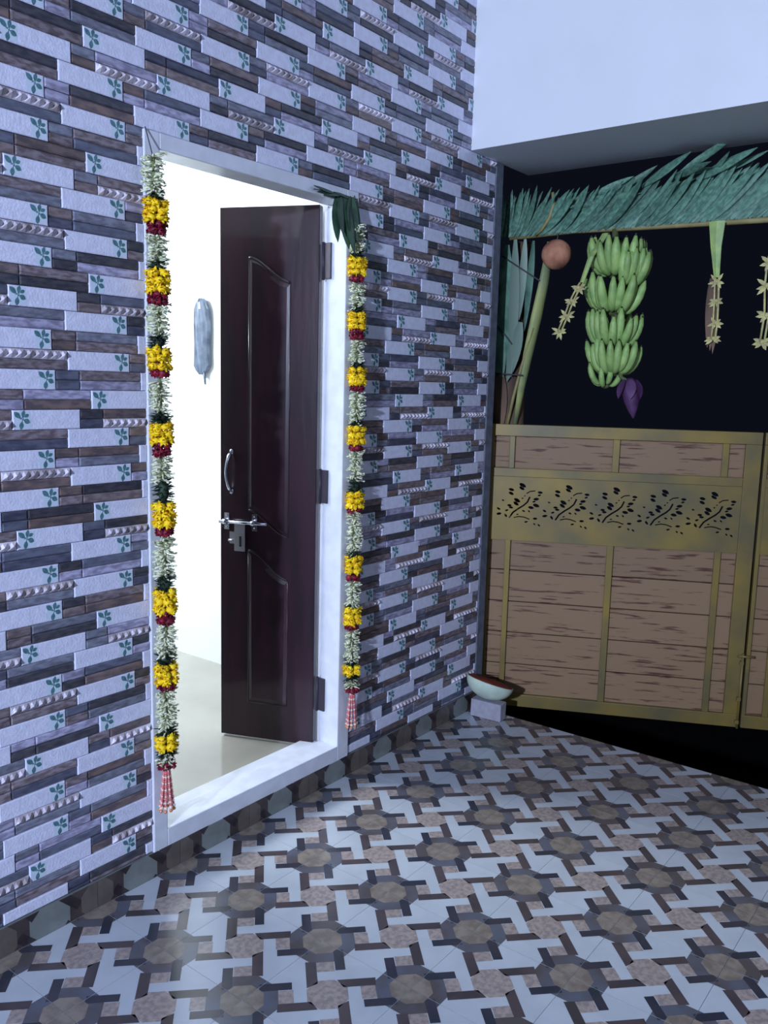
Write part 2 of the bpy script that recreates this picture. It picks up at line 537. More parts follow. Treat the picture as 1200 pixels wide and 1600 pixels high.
# ---- floor, tiles
TL = 0.2964
FX0, FY0 = 0.5692, -0.5985
FEND = 2.043
tag(link('floor_base', boxbm(-2.3, FEND, -4.2, 0.006, -0.09, -0.009), M['grout']), 'grey screed below the porch floor tiles', kind='structure')
floor = bpy.context.collection.objects['floor_base']
floor.name = 'floor'
def octa(cu, cv, ap):
    h = ap * math.tan(PI / 8)
    return [(cu + a, cv + b) for a, b in ((ap, -h), (ap, h), (h, ap), (-h, ap), (-ap, h), (-ap, -h), (-h, -ap), (h, -ap))]
def pat():
    out = []
    for (cu, cv) in ((0, 0), (1, 1), (2, 0), (1, -1), (0, 2), (0, -2), (-1, 1), (-1, -1), (2, 2), (2, -2), (3, 1), (3, -1)):
        P = [(1, octa(0, 0, 0.42), 2), (3, octa(0, 0, 0.25), 5)]
        base = [(2, [(0.2, 0.125), (0.585, 0.125), (0.585, 0.25), (0.2, 0.25)], 3),
                (2, [(0.105, 0.41), (0.24, 0.40), (0.24, 0.87), (0.105, 0.80)], 4),
                (2, [(-0.115, 0.42), (0.105, 0.42), (0.105, 0.60), (-0.115, 0.60)], 1)]
        for l, q, mi in base:
            r = q
            for k in range(4):
                P.append((l, r, mi))
                r = [(-b, a) for a, b in r]
        for l, q, mi in P:
            out.append((l, [(a + cu, b + cv) for a, b in q], mi))
    for (cu, cv) in ((1, 0), (0, 1), (0, -1), (2, 1), (2, -1), (-1, 0), (3, 0)):
        out.append((2, octa(cu, cv, 0.245), 1))
    return out
PAT = [(l, [((a - b) / 2, (a + b) / 2) for a, b in q], mi) for l, q, mi in pat()]   # -> (i, j)
def tilemesh(j1=1.0):
    bm = bmesh.new()
    g = 0.0022
    e = 0.0006
    box(bm, e, TL * j1 - e, -TL + e, -e, -0.0085, 0.0, mi=0)
    for l, q, mi in PAT:
        P = clip(q, g, 1 - g, g, j1 - g)
        if not P: continue
        f = bm.faces.new([bm.verts.new((j * TL, -i * TL, 0.00012 * l)) for i, j in P])
        f.material_index = mi
        f.normal_update()
        if f.normal.z < 0: f.normal_flip()
    me = bpy.data.meshes.new('floor_tile')
    bm.to_mesh(me); bm.free()
    for k in ('tile_white', 'tile_pink', 'tile_ring', 'tile_dark', 'tile_umber', 'tile_brown'):
        me.materials.append(M[k])
    return me
full = tilemesh()
edge = tilemesh((FEND - (FX0 + 4 * TL)) / TL)
for j in range(-9, 5):
    for i in range(-2, 8):
        y = FY0 - i * TL
        x = FX0 + j * TL
        link('floor_tile', edge if j == 4 else full, None, floor, (x, y, 0))

# ---- skirting tiles along the foot of the wall
for j in range(-9, 5):
    x = FX0 + j * TL
    x1 = min(x + TL, WEND)
    fr = (x1 - x) / TL
    if x > WEND: continue
    bm = bmesh.new()
    box(bm, 0.0005, x1 - x - 0.0005, 0, 0.012, 0.0, 0.080)
    for l, q, mi in PAT:
        P = clip(q, -0.158, 0.112, 0.002, fr - 0.002)
        if not P: continue
        f = bm.faces.new([bm.verts.new((jj * TL, -0.00015 * l, 0.035 - ii * TL)) for ii, jj in P])
        f.material_index = mi
        f.normal_update()
        if f.normal.y > 0: f.normal_flip()
    link('skirting_tile', bm, [M['sk_white'], M['sk_brown'], M['sk_ring'], M['sk_dark'], M['sk_dark'], M['sk_brown']],
         wall, (x, -0.006, 0.0))

# ---- dark street / ramp beyond the floor edge
tag(link('ground', boxbm(FEND + 0.002, 9, -8, 8, -0.6, -0.42), M['street']), 'unlit ground beyond the edge of the porch', kind='structure')
tag(link('kerb', boxbm(FEND - 0.06, FEND - 0.001, -4.2, 0.006, -0.6, -0.091), M['street']), 'dark face of the porch step', kind='structure')

# ---- room behind the door
RZ = 0.108
bm = bmesh.new(); box(bm, -2.2, 1.45, 0.13, 3.6, RZ - 0.06, RZ)
tag(link('floor_inside', bm, M['room_floor']), 'pale glossy floor inside the house', kind='structure')
tag(link('wall_inside_right', boxbm(1.45, 1.55, 0.13, 3.6, RZ - .06, 3.0), M['room_white']), 'bright white wall inside the house', kind='structure')
tag(link('wall_inside_back', boxbm(-2.2, 1.55, 3.6, 3.7, RZ - .06, 3.0), M['room_white']), 'white back wall inside the house', kind='structure')
tag(link('wall_inside_left', boxbm(-2.3, -2.2, 0.13, 3.7, RZ - .06, 3.0), M['room_white']), 'white left wall inside the house', kind='structure')
tag(link('ceiling', boxbm(-2.3, 1.55, 0.13, 3.7, 3.0, 3.1), M['room_white']), 'white ceiling inside the house', kind='structure')
bm = bmesh.new()
for x0, x1, z0, z1 in ((-2.3, DX0, RZ, 3.0), (DX1, 1.45, RZ, 3.0), (DX0, DX1, DZ1, 3.0)):
    box(bm, x0, x1, 0.1305, 0.15, z0, z1)
tag(link('wall_inside_front', bm, M['room_white']), 'white inner face of the front wall', kind='structure')

# ---- door frame (door_1)
FI0, FI1, FZI0, FZI1 = 0.228, 1.026, 0.138, 2.120
bm = bmesh.new()
yf = -0.006
def fr_piece(x0, x1, z0, z1, y0, y1, bev=0.003):
    b2 = bmesh.new(); box(b2, x0, x1, y0, y1, z0, z1, bev=bev)
    me = bpy.data.meshes.new('t'); b2.to_mesh(me); b2.free(); bm.from_mesh(me); bpy.data.meshes.remove(me)
fr_piece(DX0, FI0, DZ0, DZ1, yf, 0.086)
fr_piece(DX0, 0.206, DZ0, DZ1, 0.084, 0.152)
fr_piece(FI1, DX1, DZ0, DZ1, yf, 0.086)
fr_piece(1.050, DX1, DZ0, DZ1, 0.084, 0.152)
fr_piece(FI0 - .001, FI1 + .001, FZI1, DZ1, yf, 0.086)
fr_piece(FI0 - .001, FI1 + .001, FZI1 + 0.020, DZ1, 0.084, 0.152)
door = tag(link('door_1', bm, M['frame_white']), 'white painted door frame around the open doorway', kind='structure')
bm = bmesh.new()
fr_piece(FI0 - .001, FI1 + .001, DZ0, FZI0, yf, 0.086)
fr_piece(FI0 - .001, FI1 + .001, DZ0, FZI0 - 0.008, 0.084, 0.152)
link('threshold', bm, M['frame_white'], door)

# ---- door leaf
LEN, LZ0, LZ1, LT = 0.384, 0.118, 2.122, 0.034
ang = math.atan2(0.359, -0.148)
leaf = empty('door_leaf', (1.006, 0.102, 0.0), 'dark rosewood door leaf with carved curved panels, standing open in the white doorway', 'door', ang)
# local: x = along the leaf from the hinge, +y = the face seen from the porch
bm = boxbm(0.0, LEN, -LT, 0.0, LZ0, LZ1, bev=0.002)
link('panel_board', bm, M['rosewood'], leaf)
def ridge_loop(pts, wd=0.010, ht=0.0055, name='panel_moulding'):
    bm = bmesh.new()
    tube(bm, [(p[0], 0.0, p[1]) for p in pts], wd / 2, 8, flat=1.0)
    for v in bm.verts: v.co.y *= ht / (wd / 2)
    o = link(name, bm, M['rosewood'], leaf)
def scurve(xa, za, xb, zb, n=16):
    out = []
    for i in range(n + 1):
        t = i / n
        s = t * t * (3 - 2 * t)
        out.append((xa + (xb - xa) * t, za + (zb - za) * (s * 0.85 + t * 0.15)))
    return out
XL, XR = 0.268, 0.108
up = scurve(XL, 1.945, XR, 1.855)
lo = list(reversed(scurve(XL, 1.020, XR, 0.925)))
ridge_loop(up)
ridge_loop([(XR, 1.855), (XR, 0.925)], 0.005, 0.003)
ridge_loop(lo, 0.009, 0.005)
ridge_loop([(XL, 1.020), (XL, 1.945)], 0.005, 0.003)
up2 = scurve(XL, 0.865, XR, 0.760)
ridge_loop(up2, 0.009, 0.005)
ridge_loop([(XR, 0.760), (XR, 0.262)], 0.005, 0.003)
ridge_loop([(XR, 0.262), (XL, 0.262)], 0.005, 0.003)
ridge_loop([(XL, 0.262), (XL, 0.865)], 0.005, 0.003)
# raised field inside the mouldings
def field(poly, name):
    bm = bmesh.new()
    a = [bm.verts.new((x, 0.001, z)) for x, z in poly]
    cx = sum(p[0] for p in poly) / len(poly); cz = sum(p[1] for p in poly) / len(poly)
    b = [bm.verts.new((x + (0.012 if x < cx else -0.012), 0.004, z + (0.012 if z < cz else -0.012))) for x, z in poly]
    bm.faces.new(b)
    n = len(a)
    for i in range(n):
        bm.faces.new((a[i], a[(i + 1) % n], b[(i + 1) % n], b[i]))
    bmesh.ops.recalc_face_normals(bm, faces=bm.faces[:])
    link(name, bm, M['rosewood'], leaf)
field([(x, z - 0.006) for x, z in up] + [(XR + .003, 0.935)] + [(x, z + 0.006) for x, z in lo], 'raised_panel')
field([(x, z - 0.006) for x, z in up2] + [(XR + .003, 0.27), (XL - .003, 0.27)], 'raised_panel')

# the other leaf of the pair, folded right back inside
bm = boxbm(0.232, 0.264, 0.125, 0.50, LZ0, LZ1, bev=0.002)
for z0, z1 in ((0.262, 0.83), (0.95, 1.92)):
    box(bm, 0.2635, 0.268, 0.20, 0.42, z0, z1)
link('folded_leaf', bm, M['rosewood'], door)

# pull handle
bm = bmesh.new()
zt, zb_ = 1.232, 1.092
pts = []
for i in range(17):
    t = i / 16
    pts.append((0.338 + 0.006 * math.sin(PI * t), 0.008 + 0.030 * math.sin(PI * t) ** 0.6, zt + (zb_ - zt) * t))
tube(bm, pts, [0.0045 + 0.0030 * abs(2 * (i / 16) - 1) ** 3 for i in range(17)], 10, flat=1.2)
for z in (zt + 0.004, zb_ - 0.004):
    ball(bm, (0.336, 0.006, z), 0.011, 10, 8, sq=(0.8, 0.6, 1.1))
link('pull_handle', bm, M['chrome'], leaf)
# sliding bolt with brackets and hasp
bm = bmesh.new()
tube(bm, [(0.380, 0.020, 0.972), (0.185, 0.020, 0.972)], 0.0065, 12)
link('bolt_rod', bm, M['chrome'], leaf)
for x in (0.357, 0.243):
    bm = bmesh.new()
    box(bm, x - 0.010, x + 0.010, 0.0, 0.003, 0.940, 1.004, bev=0.001)
    tube(bm, [(x - 0.008, 0.0195, 0.972), (x + 0.008, 0.0195, 0.972)], 0.0105, 12)
    for z in (0.950, 0.994): ball(bm, (x, 0.004, z), 0.003, 6, 5)
    link('bolt_bracket', bm, M['chrome'], leaf)
bm = bmesh.new()
box(bm, 0.274, 0.318, 0.017, 0.022, 0.862, 0.972, bev=0.002)
hasp = link('hasp_plate', bm, M['brushed'], leaf)
bm = bmesh.new()
box(bm, 0.288, 0.297, 0.0215, 0.0235, 0.880, 0.920, bev=0.001)
link('hasp_slot', bm, M['dark'], hasp)
bm = bmesh.new()
box(bm, 0.322, 0.346, 0.0, 0.003, 0.886, 0.932, bev=0.001)
tube(bm, [(0.346, 0.010, 0.900), (0.316, 0.010, 0.900)], 0.005, 8)
link('keyhole_staple', bm, M['brushed'], leaf)
# hinges on the jamb
for z0, z1 in ((1.867, 1.992), (1.062, 1.185), (0.261, 0.389)):
    bm = bmesh.new()
    h0 = bmesh.new()
    box(bm, 1.0185, 1.0268, 0.060, 0.092, z0, z1, bev=0.001)
    tube(bm, [(1.0190, 0.094, z0 - 0.003), (1.0190, 0.094, z1 + 0.003)], 0.0058, 10)
    h0.free()
    link('hinge', bm, M['hinge'], door)

# ================================================================== GARLANDS
def garland(name, label, segs, xs, y, scale, hook, group=None, seed=1):
    R = random.Random(seed)
    top = segs[0][1]
    root = empty(name, (xs[0], y, top), label, 'garland')
    def P(x, yy, z): return Vector((x - xs[0], yy - y, z - top))
    # carrying thread up to the nail
    bm = bmesh.new()
    pts = [P(hook[0], -0.008, hook[1]), P(xs[0] + 0.001, y * 0.6, top + 0.03), P(xs[0], y, top - 0.01)]
    tube(bm, pts, 0.0016, 5)
    n = len(segs)
    tube(bm, [P(xs[min(i, n - 1)], y, segs[i][1]) for i in range(n)] + [P(xs[-1], y, segs[-1][1] - 0.02)], 0.0018, 5)
    link('thread', bm, M['string'], root)
    nm = {'j': 'jasmine_strand', 'g': 'fern_band', 'y': 'marigold', 'r': 'rose_band', 'b': 'bead_tassel'}
    for (k, za, zb), x in zip(segs, xs):
        bm = bmesh.new()
        h = za - zb
        zc = (za + zb) / 2
        if k == 'j':
            cnt = max(10, int(h / 0.0009))
            for i in range(cnt):
                z = zb + h * (i + R.random()) / cnt
                a = R.uniform(0, 2 * PI)
                ln = R.uniform(0.023, 0.037) * scale
                d = Vector((math.cos(a), math.sin(a) * 0.75, R.uniform(-0.5, 0.25)))
                o_ = P(x, y, z)
                e_ = o_ + d * ln
                mid = o_ + d * ln * 0.62
                rr = 0.0044 * scale
                tube(bm, [o_, mid, e_], [0.0011, rr * 0.85, rr * 0.4], 4, mi=0)
                if R.random() < 0.55:
                    for q in range(3):
                        b_ = a + R.uniform(-1, 1)
                        leafblade(bm, e_ - d * 0.004, (math.cos(b_), math.sin(b_), R.uniform(-.6, .6)), (0.2, -1, .3), 0.011 * scale, 0.006 * scale, n=2, mi=0)
            tube(bm, [P(x, y, za), P(x, y, zb)], 0.005 * scale, 6, mi=1)
            link(nm[k], bm, [M['jasmine'], M['stem_green']], root)
        elif k == 'g':
            cnt = 100
            for i in range(cnt):
                a = R.uniform(0, 2 * PI)
                z = zb + h * R.random()
                d = (math.cos(a), math.sin(a) * 0.75, R.uniform(-0.6, 0.4))
                leafblade(bm, P(x, y, z), d, (0.3, -0.5, 1), R.uniform(0.028, 0.042) * scale, 0.007 * scale, n=2)
            ball(bm, P(x, y, zc), 0.018 * scale, 8, 6, sq=(1, 0.8, max(0.3, h / 0.036)))
            link(nm[k], bm, M['fern'], root)
        elif k in 'yr':
            rows = max(1, int(round(h / (0.024 * scale))))
            for q in range(rows):
                z = zb + h * (q + 0.5) / rows
                nb = 5
                off = R.uniform(0, 1)
                for i in range(nb):
                    a = 2 * PI * (i + off) / nb
                    rad = (0.023 if k == 'y' else 0.017) * scale
                    c = P(x + rad * math.cos(a), y + rad * 0.8 * math.sin(a), z + R.uniform(-.002, .002))
                    br = (0.0175 if k == 'y' else 0.0150) * scale
                    ball(bm, c, br * 0.8, 8, 6, sq=(1, 1, min(1, h / rows / br * 0.62)))
                    out = (c - P(x, y, z)); out.z = 0
                    out = out.normalized() if out.length > 0 else Vector((0, -1, 0))
                    for pt in range(16):
                        dd = (out * 0.7 + Vector((R.uniform(-1, 1), R.uniform(-1, 1), R.uniform(-1, 1))) * 0.85).normalized()
                        leafblade(bm, c + dd * br * 0.30, dd, Vector((R.uniform(-1, 1), R.uniform(-1, 1), 1)), br * 0.85, 0.0085 * scale, bend=0.2, n=2, sharp=0)
            link(nm[k], bm, M['marigold'] if k == 'y' else M['rose'], root)
        else:
            for q in range(8):
                a = 2 * PI * q / 8
                m_ = 18
                for i in range(m_):
                    t = i / (m_ - 1)
                    spread = 0.009 + 0.013 * t * scale
                    ball(bm, P(x + spread * math.cos(a), y + spread * math.sin(a) * 0.8, za - h * 0.88 * t), 0.0038 * scale + 0.0006 * (i % 2), 6, 5, mi=0 if i % 3 else 1)
                ball(bm, P(x + 0.021 * scale * math.cos(a), y + 0.018 * scale * math.sin(a), za - h * 0.90), 0.0065 * scale, 8, 6, mi=1)
                ball(bm, P(x + 0.023 * scale * math.cos(a), y + 0.019 * scale * math.sin(a), zb + 0.002), 0.0058 * scale, 8, 6, mi=2)
                tube(bm, [P(x + .004 * math.cos(a), y, za), P(x + 0.021 * scale * math.cos(a), y + 0.018 * scale * math.sin(a), zb + .005)], 0.0008, 4, mi=0)
            link(nm[k], bm, [M['bead'], M['pearl'], M['gold_bead']], root)
    return root

segL = [('j', 2.094, 1.989), ('g', 1.992, 1.977), ('y', 1.977, 1.92), ('r', 1.923, 1.886), ('j', 1.886, 1.811), ('g', 1.818, 1.789), ('y', 1.797, 1.733), ('r', 1.738, 1.702), ('j', 1.702, 1.618), ('g', 1.618, 1.588), ('y', 1.588, 1.525), ('r', 1.534, 1.501), ('j', 1.501, 1.407), ('g', 1.407, 1.38), ('y', 1.38, 1.321), ('r', 1.327, 1.287), ('j', 1.287, 1.214), ('g', 1.218, 1.152), ('y', 1.154, 1.083), ('r', 1.083, 1.056), ('j', 1.056, 0.936), ('g', 0.943, 0.894), ('y', 0.902, 0.829), ('r', 0.841, 0.797), ('j', 0.797, 0.706), ('g', 0.71, 0.675), ('y', 0.679, 0.617), ('r', 0.623, 0.593), ('j', 0.593, 0.475), ('g', 0.479, 0.451), ('y', 0.465, 0.412), ('g', 0.423, 0.4), ('j', 0.408, 0.375), ('r', 0.382, 0.349), ('b', 0.349, 0.224)]
xsL = [0.176, 0.182, 0.183, 0.186, 0.186, 0.186, 0.186, 0.187, 0.187, 0.188, 0.188, 0.189, 0.189, 0.192, 0.193, 0.194, 0.195, 0.197, 0.198, 0.199, 0.199, 0.199, 0.199, 0.199, 0.199, 0.199, 0.199, 0.199, 0.199, 0.198, 0.197, 0.197, 0.197, 0.197, 0.196]
segR = [('j', 2.052, 1.952), ('g', 1.956, 1.935), ('y', 1.937, 1.877), ('r', 1.881, 1.848), ('j', 1.848, 1.763), ('g', 1.77, 1.748), ('y', 1.752, 1.691), ('r', 1.695, 1.657), ('j', 1.657, 1.573), ('g', 1.577, 1.555), ('y', 1.561, 1.496), ('r', 1.501, 1.469), ('j', 1.474, 1.364), ('g', 1.373, 1.35), ('y', 1.353, 1.284), ('r', 1.284, 1.261), ('j', 1.265, 1.156), ('g', 1.161, 1.109), ('y', 1.114, 1.051), ('r', 1.055, 1.034), ('j', 1.039, 0.887), ('g', 0.894, 0.872), ('y', 0.877, 0.81), ('r', 0.81, 0.781), ('j', 0.781, 0.686), ('g', 0.691, 0.667), ('y', 0.684, 0.615), ('r', 0.618, 0.593), ('j', 0.593, 0.471), ('g', 0.476, 0.456), ('y', 0.461, 0.421), ('g', 0.426, 0.401), ('j', 0.406, 0.373), ('r', 0.376, 0.345), ('b', 0.345, 0.215)]
xsR = [1.037, 1.04, 1.041, 1.043, 1.044, 1.046, 1.047, 1.049, 1.05, 1.053, 1.053, 1.055, 1.055, 1.055, 1.055, 1.055, 1.055, 1.055, 1.055, 1.055, 1.055, 1.055, 1.055, 1.055, 1.055, 1.055, 1.055, 1.055, 1.055, 1.058, 1.058, 1.06, 1.06, 1.061, 1.062]
garland('flower_garland', 'longer flower garland down the left side of the white door frame',
        segL, [x + 0.002 for x in xsL], -0.040, 0.95, (0.178, 2.168), seed=3)
garland('flower_garland', 'flower garland down the right side of the door frame, below the dark green leaves',
        segR, [x + 0.004 for x in xsR], -0.040, 0.95, (1.062, 2.15), seed=5)

# ---- green leaves hung at the top right corner of the door frame
root = empty('mango_leaf_bunch', (1.03, -0.012, 2.135), 'bunch of drooping dark green leaves tied at the top right corner of the door frame', 'leaves')
bm = bmesh.new(); tube(bm, [(-0.19, -0.006, -0.005), (-0.05, -0.012, 0.002), (0.03, -0.010, 0.0), (0.035, -0.02, -0.07)], 0.0022, 6)
link('twine', bm, M['string'], root)
R = random.Random(4)
for i, (x, dx, ln, wd) in enumerate([(-0.075, -0.16, 0.17, 0.042), (-0.05, -0.05, 0.19, 0.046), (-0.03, -0.12, 0.21, 0.044), (-0.01, 0.00, 0.16, 0.046),
                                     (0.01, -0.18, 0.17, 0.046), (-0.06, -0.24, 0.15, 0.040), (0.02, 0.02, 0.14, 0.040), (-0.02, -0.30, 0.13, 0.036)]):
    bm = bmesh.new()
    leafblade(bm, (x, -0.012 - 0.004 * (i % 4), 0.0), (dx, -0.10 - 0.05 * (i % 3), -1), (R.uniform(-.5, .4), -1, 0), ln, wd, bend=-0.08, fold=0.3, n=8)
    link('leaf', bm, M['mango_leaf'], root)
for x, dx, dz, ln in ((-0.06, -1, -0.02, 0.12), (-0.10, -1, 0.12, 0.10), (0.0, -1, 0.10, 0.10)):
    bm = bmesh.new()
    leafblade(bm, (x, -0.014, 0.0), (dx, -0.05, dz), (0, -0.6, 0.8), ln, 0.032, bend=0.1, fold=0.3, n=8)
    link('leaf', bm, M['mango_leaf'], root)

# ---- wrapped silvery ornament on the inner wall
root = empty('wall_ornament', (1.447, 1.225, 1.88), 'pale silvery wrapped ornament hanging on the bright inner wall', 'ornament')
bm = bmesh.new()
prof = [(0.00, 0.018), (-0.015, 0.040), (-0.05, 0.058), (-0.12, 0.062), (-0.20, 0.060), (-0.26, 0.058), (-0.31, 0.062), (-0.335, 0.045), (-0.355, 0.015)]
seg = 14
rings = []
for z, r in prof:
    rings.append([bm.verts.new((-0.010 - 0.018 * math.sin(PI * k / (seg - 1)) * (0.7 + 0.3 * R.random()), r * math.cos(PI * k / (seg - 1)), z + 0.004 * R.random())) for k in range(seg)])
for a, b in zip(rings[:-1], rings[1:]):
    for k in range(seg - 1): bm.faces.new((a[k], a[k + 1], b[k + 1], b[k]))
    bm.faces.new((a[seg - 1], a[0], b[0], b[seg - 1]))
bm.faces.new(rings[0]); bm.faces.new(list(reversed(rings[-1])))
bmesh.ops.recalc_face_normals(bm, faces=bm.faces[:])
link('wrapping', bm, M['wrap'], root)
bm = bmesh.new(); tube(bm, [(-0.016, -0.02, -0.34), (-0.014, -0.025, -0.40)], [0.008, 0.004], 6)
link('tag_end', bm, M['wrap'], root)

# ================================================================== GATE
GA = math.atan2(-math.cos(math.radians(26)), math.sin(math.radians(26)))
def lens(a, b, wf=0.48):
    a = Vector(a); b = Vector(b); d = b - a; n = Vector((-d.y, d.x))
    L0 = d.length
    wv = max(0.006, L0 * wf) / L0 * 0.5
    return [a + d * t + n * (wv * k) for t, k in ((0, 0), (0.2, .75), (0.45, 1), (0.75, .8), (1, 0), (0.75, -.8), (0.45, -1), (0.2, -.75))]
LEAFS = [((0.0395, 0.1639), (0.0723, 0.1479)), ((0.0402, 0.1488), (0.0656, 0.135)), ((-0.0088, 0.1364), (0.0188, 0.1302)), ((-0.0081, 0.1213), (0.0173, 0.1099)),
         ((0.0181, 0.0923), (0.0486, 0.0762)), ((0.0163, 0.077), (0.0419, 0.0607)), ((-0.0596, 0.0452), (-0.0417, 0.036)), ((-0.0608, 0.0146), (-0.0359, 0.0195)),
         ((-0.0127, 0.0593), (0.0097, 0.059)), ((-0.0049, 0.0506), (0.0177, 0.0482)), ((-0.0388, 0.0833), (-0.0251, 0.079)), ((-0.0215, 0.0319), (-0.0043, 0.0379)),
         ((-0.0234, 0.0191), (-0.0101, 0.002)), ((0.125, 0.1268), (0.150, 0.1248)), ((0.1259, 0.1103), (0.1428, 0.1147)), ((0.1071, 0.0918), (0.135, 0.096)),
         ((0.1027, 0.0795), (0.1198, 0.0834)), ((0.1058, 0.069), (0.138, 0.0594)), ((0.0843, 0.0553), (0.1134, 0.0509)), ((0.0578, 0.0387), (0.073, 0.0319)),
         ((0.085, 0.0402), (0.0953, 0.0306)), ((0.0316, 0.0165), (0.0439, 0.0197)), ((0.0705, -0.0174), (0.0876, -0.0129)), ((0.1086, 0.0019), (0.1313, 0.0022)),
         ((0.1126, -0.0191), (0.123, -0.0287)), ((0.1326, -0.023), (0.1454, -0.0335)), ((0.0528, 0.093), (0.0625, 0.0971)), ((0.0646, 0.1047), (0.0712, 0.1092))]
STEMS = [([(0.0, 0.0), (0.0162, 0.0263), (0.0402, 0.0454), (0.0642, 0.0618), (0.0807, 0.0778), (0.0918, 0.1036)], 0.0075),
         ([(0.0213, 0.0027), (0.0469, 0.0087), (0.0693, 0.0064), (0.0945, -0.0024)], 0.005),
         ([(0.0753, 0.1179), (0.0905, 0.1287), (0.1149, 0.1324)], 0.005)]
def cutpanel(x0, x1, z0, z1):
    cu = bpy.data.curves.new('cut', 'CURVE')
    cu.dimensions = '2D'; cu.fill_mode = 'BOTH'; cu.extrude = 0.0015
    def poly(P):
        s = cu.splines.new('POLY'); s.points.add(len(P) - 1)
        for i, p in enumerate(P): s.points[i].co = (p[0], p[1], 0, 1)
        s.use_cyclic_u = True
    poly([(x0, z0), (x1, z0), (x1, z1), (x0, z1)])
    for k in range(5):
        ou, oz = 0.1031 + 0.2125 * k, 0.898
        for a, b in LEAFS:
            poly([(p.x + ou, p.y + oz) for p in lens(a, b)])
        for pts, wd in STEMS:
            A, B = [], []
            for i, p in enumerate(pts):
                t = Vector(pts[min(i + 1, len(pts) - 1)]) - Vector(pts[max(0, i - 1)])
                n = Vector((-t.y, t.x)).normalized() * wd / 2
                A.append((p[0] + n.x + ou, p[1] + n.y + oz)); B.append((p[0] - n.x + ou, p[1] - n.y + oz))
            poly(A + B[::-1])
    o = bpy.data.objects.new('cut', cu); C.objects.link(o)
    dg = bpy.context.evaluated_depsgraph_get()
    me = bpy.data.meshes.new_from_object(o.evaluated_get(dg))
    bpy.data.objects.remove(o)
    for v in me.vertices: v.co = (v.co.x, -v.co.z, v.co.y)
    me.materials.clear()
    me.materials.append(M['gate_paint'])
    return me
CP = cutpanel(0.016, 1.121, 0.792, 1.092)
ORG = Vector((2.16, 0.045, 0))
GD = Vector((math.sin(math.radians(26)), -math.cos(math.radians(26)), 0))
def make_gate(u0, label, latch):
    g = empty('metal_gate', ORG + GD * u0, label, 'gate', GA, None)
    def bar(name, x0, x1, z0, z1, y0=-0.020, y1=0.012):
        return link(name, boxbm(x0, x1, y0, y1, z0, z1, bev=0.002), M['gate_paint'], g)
    bar('top_rail', 0.0, 1.190, 1.281, 1.335)
    bar('bottom_rail', 0.0, 1.190, -0.020, 0.040)
    bar('side_stile', 0.0, 0.017, 0.040, 1.281)
    bar('side_stile', 1.122, 1.190, 0.040, 1.281)
    bar('cross_rail', 0.017, 1.122, 1.092, 1.132, -0.016, 0.012)
    bar('cross_rail', 0.017, 1.122, 0.792, 0.842, -0.0125, 0.012)
    o = link('leaf_cut_panel', CP.copy() if u0 > 1 else CP, None, g, (0, -0.0165, 0))
    for x0, x1 in ((0.090, 0.115), (0.556, 0.586), (1.028, 1.056)):
        bar('stile', x0, x1, 1.132, 1.281, -0.014, 0.0)
        bar('stile', x0, x1, 0.040, 0.792, -0.016, 0.0)
    zz = [0.030, 0.185, 0.341, 0.493, 0.645, 0.800]
    for a, b in list(zip(zz[:-1], zz[1:])) + [(1.12, 1.29)]:
        bm = bmesh.new()
        box(bm, 0.012, 1.128, 0.002, 0.016, a + 0.0022, b - 0.0022, bev=0.002)
        link('plank', bm, M['plank'], g)
    bm = boxbm(0.014, 1.126, 0.0165, 0.019, 0.03, 0.80)
    link('backing_sheet', bm, M['seam'], g)
    if latch:
        bm = bmesh.new()
        tube(bm, [(1.160, -0.034, 0.322), (1.232, -0.034, 0.322)], 0.006, 8)
        tube(bm, [(1.184, -0.030, 0.335), (1.184, -0.030, -0.02)], 0.006, 8)
        for z in (0.29, 0.12, 0.01):
            box(bm, 1.172, 1.189, -0.036, -0.018, z - 0.008, z + 0.008)
        link('drop_bolt', bm, M['gate_paint'], g)
    else:
        bm = boxbm(-0.0085, 0.0, -0.01, 0.006, 0.0, 1.32)
    return g
make_gate(0.0, 'olive gold gate leaf with tan planks and cut leaf pattern, beside the tiled wall', True)
make_gate(1.201, 'second gate leaf, cut off by the right edge of the photo', False)

# ================================================================== TORAN OVER THE GATE
BX = 2.25
root = empty('palm_leaf_canopy', (BX, 0.02, 2.18), 'green coconut palm frond tied along a pole across the top of the gate opening', 'palm frond')
bm = bmesh.new()
tube(bm, [(0, 0.02, 0.0), (0, -0.30, 0.006), (0, -0.60, -0.004), (0, -1.05, -0.016), (0, -1.7, -0.035), (0, -2.4, -0.05)], [0.009, 0.009, 0.011, 0.012, 0.013, 0.014], 8)
link('rachis', bm, M['rachis'], root)
R = random.Random(21)
variants = []
for k in range(6):
    bm = bmesh.new()
    leafblade(bm, (0, 0, 0), (0.0, 0.0, 1), (-1, 0.0, 0), 1.0, 0.16 + 0.02 * k, bend=0.10 * (k % 3 - 1), fold=0.3, n=7, thick=0.004)
    me = bpy.data.meshes.new('leaflet'); bm.to_mesh(me); bm.free(); me.materials.append(M['palm'])
    variants.append(me)
for i in range(262):
    t = i / 262
    yy = 0.035 - t * 2.2
    ln = R.uniform(0.215, 0.262) + 0.05 * min(1, t * 2)
    slant = math.radians(R.uniform(42, 54)) * min(1.0, max(0.04, (0.05 - yy) / 0.22))
    layer = -0.006 - 0.014 * R.random()
    o = link('leaflet', variants[i % 6], None, root, (layer, yy + 0.05, 0.004 - 0.018 * t))
    ln *= 0.80 + 0.16 * min(1.0, max(0.0, (0.05 - yy) / 0.3)) + 0.08 * t
    o.rotation_euler = (slant, R.uniform(-0.10, 0.06), R.uniform(-0.3, 0.3))
    o.scale = (ln, ln * 0.72, ln)
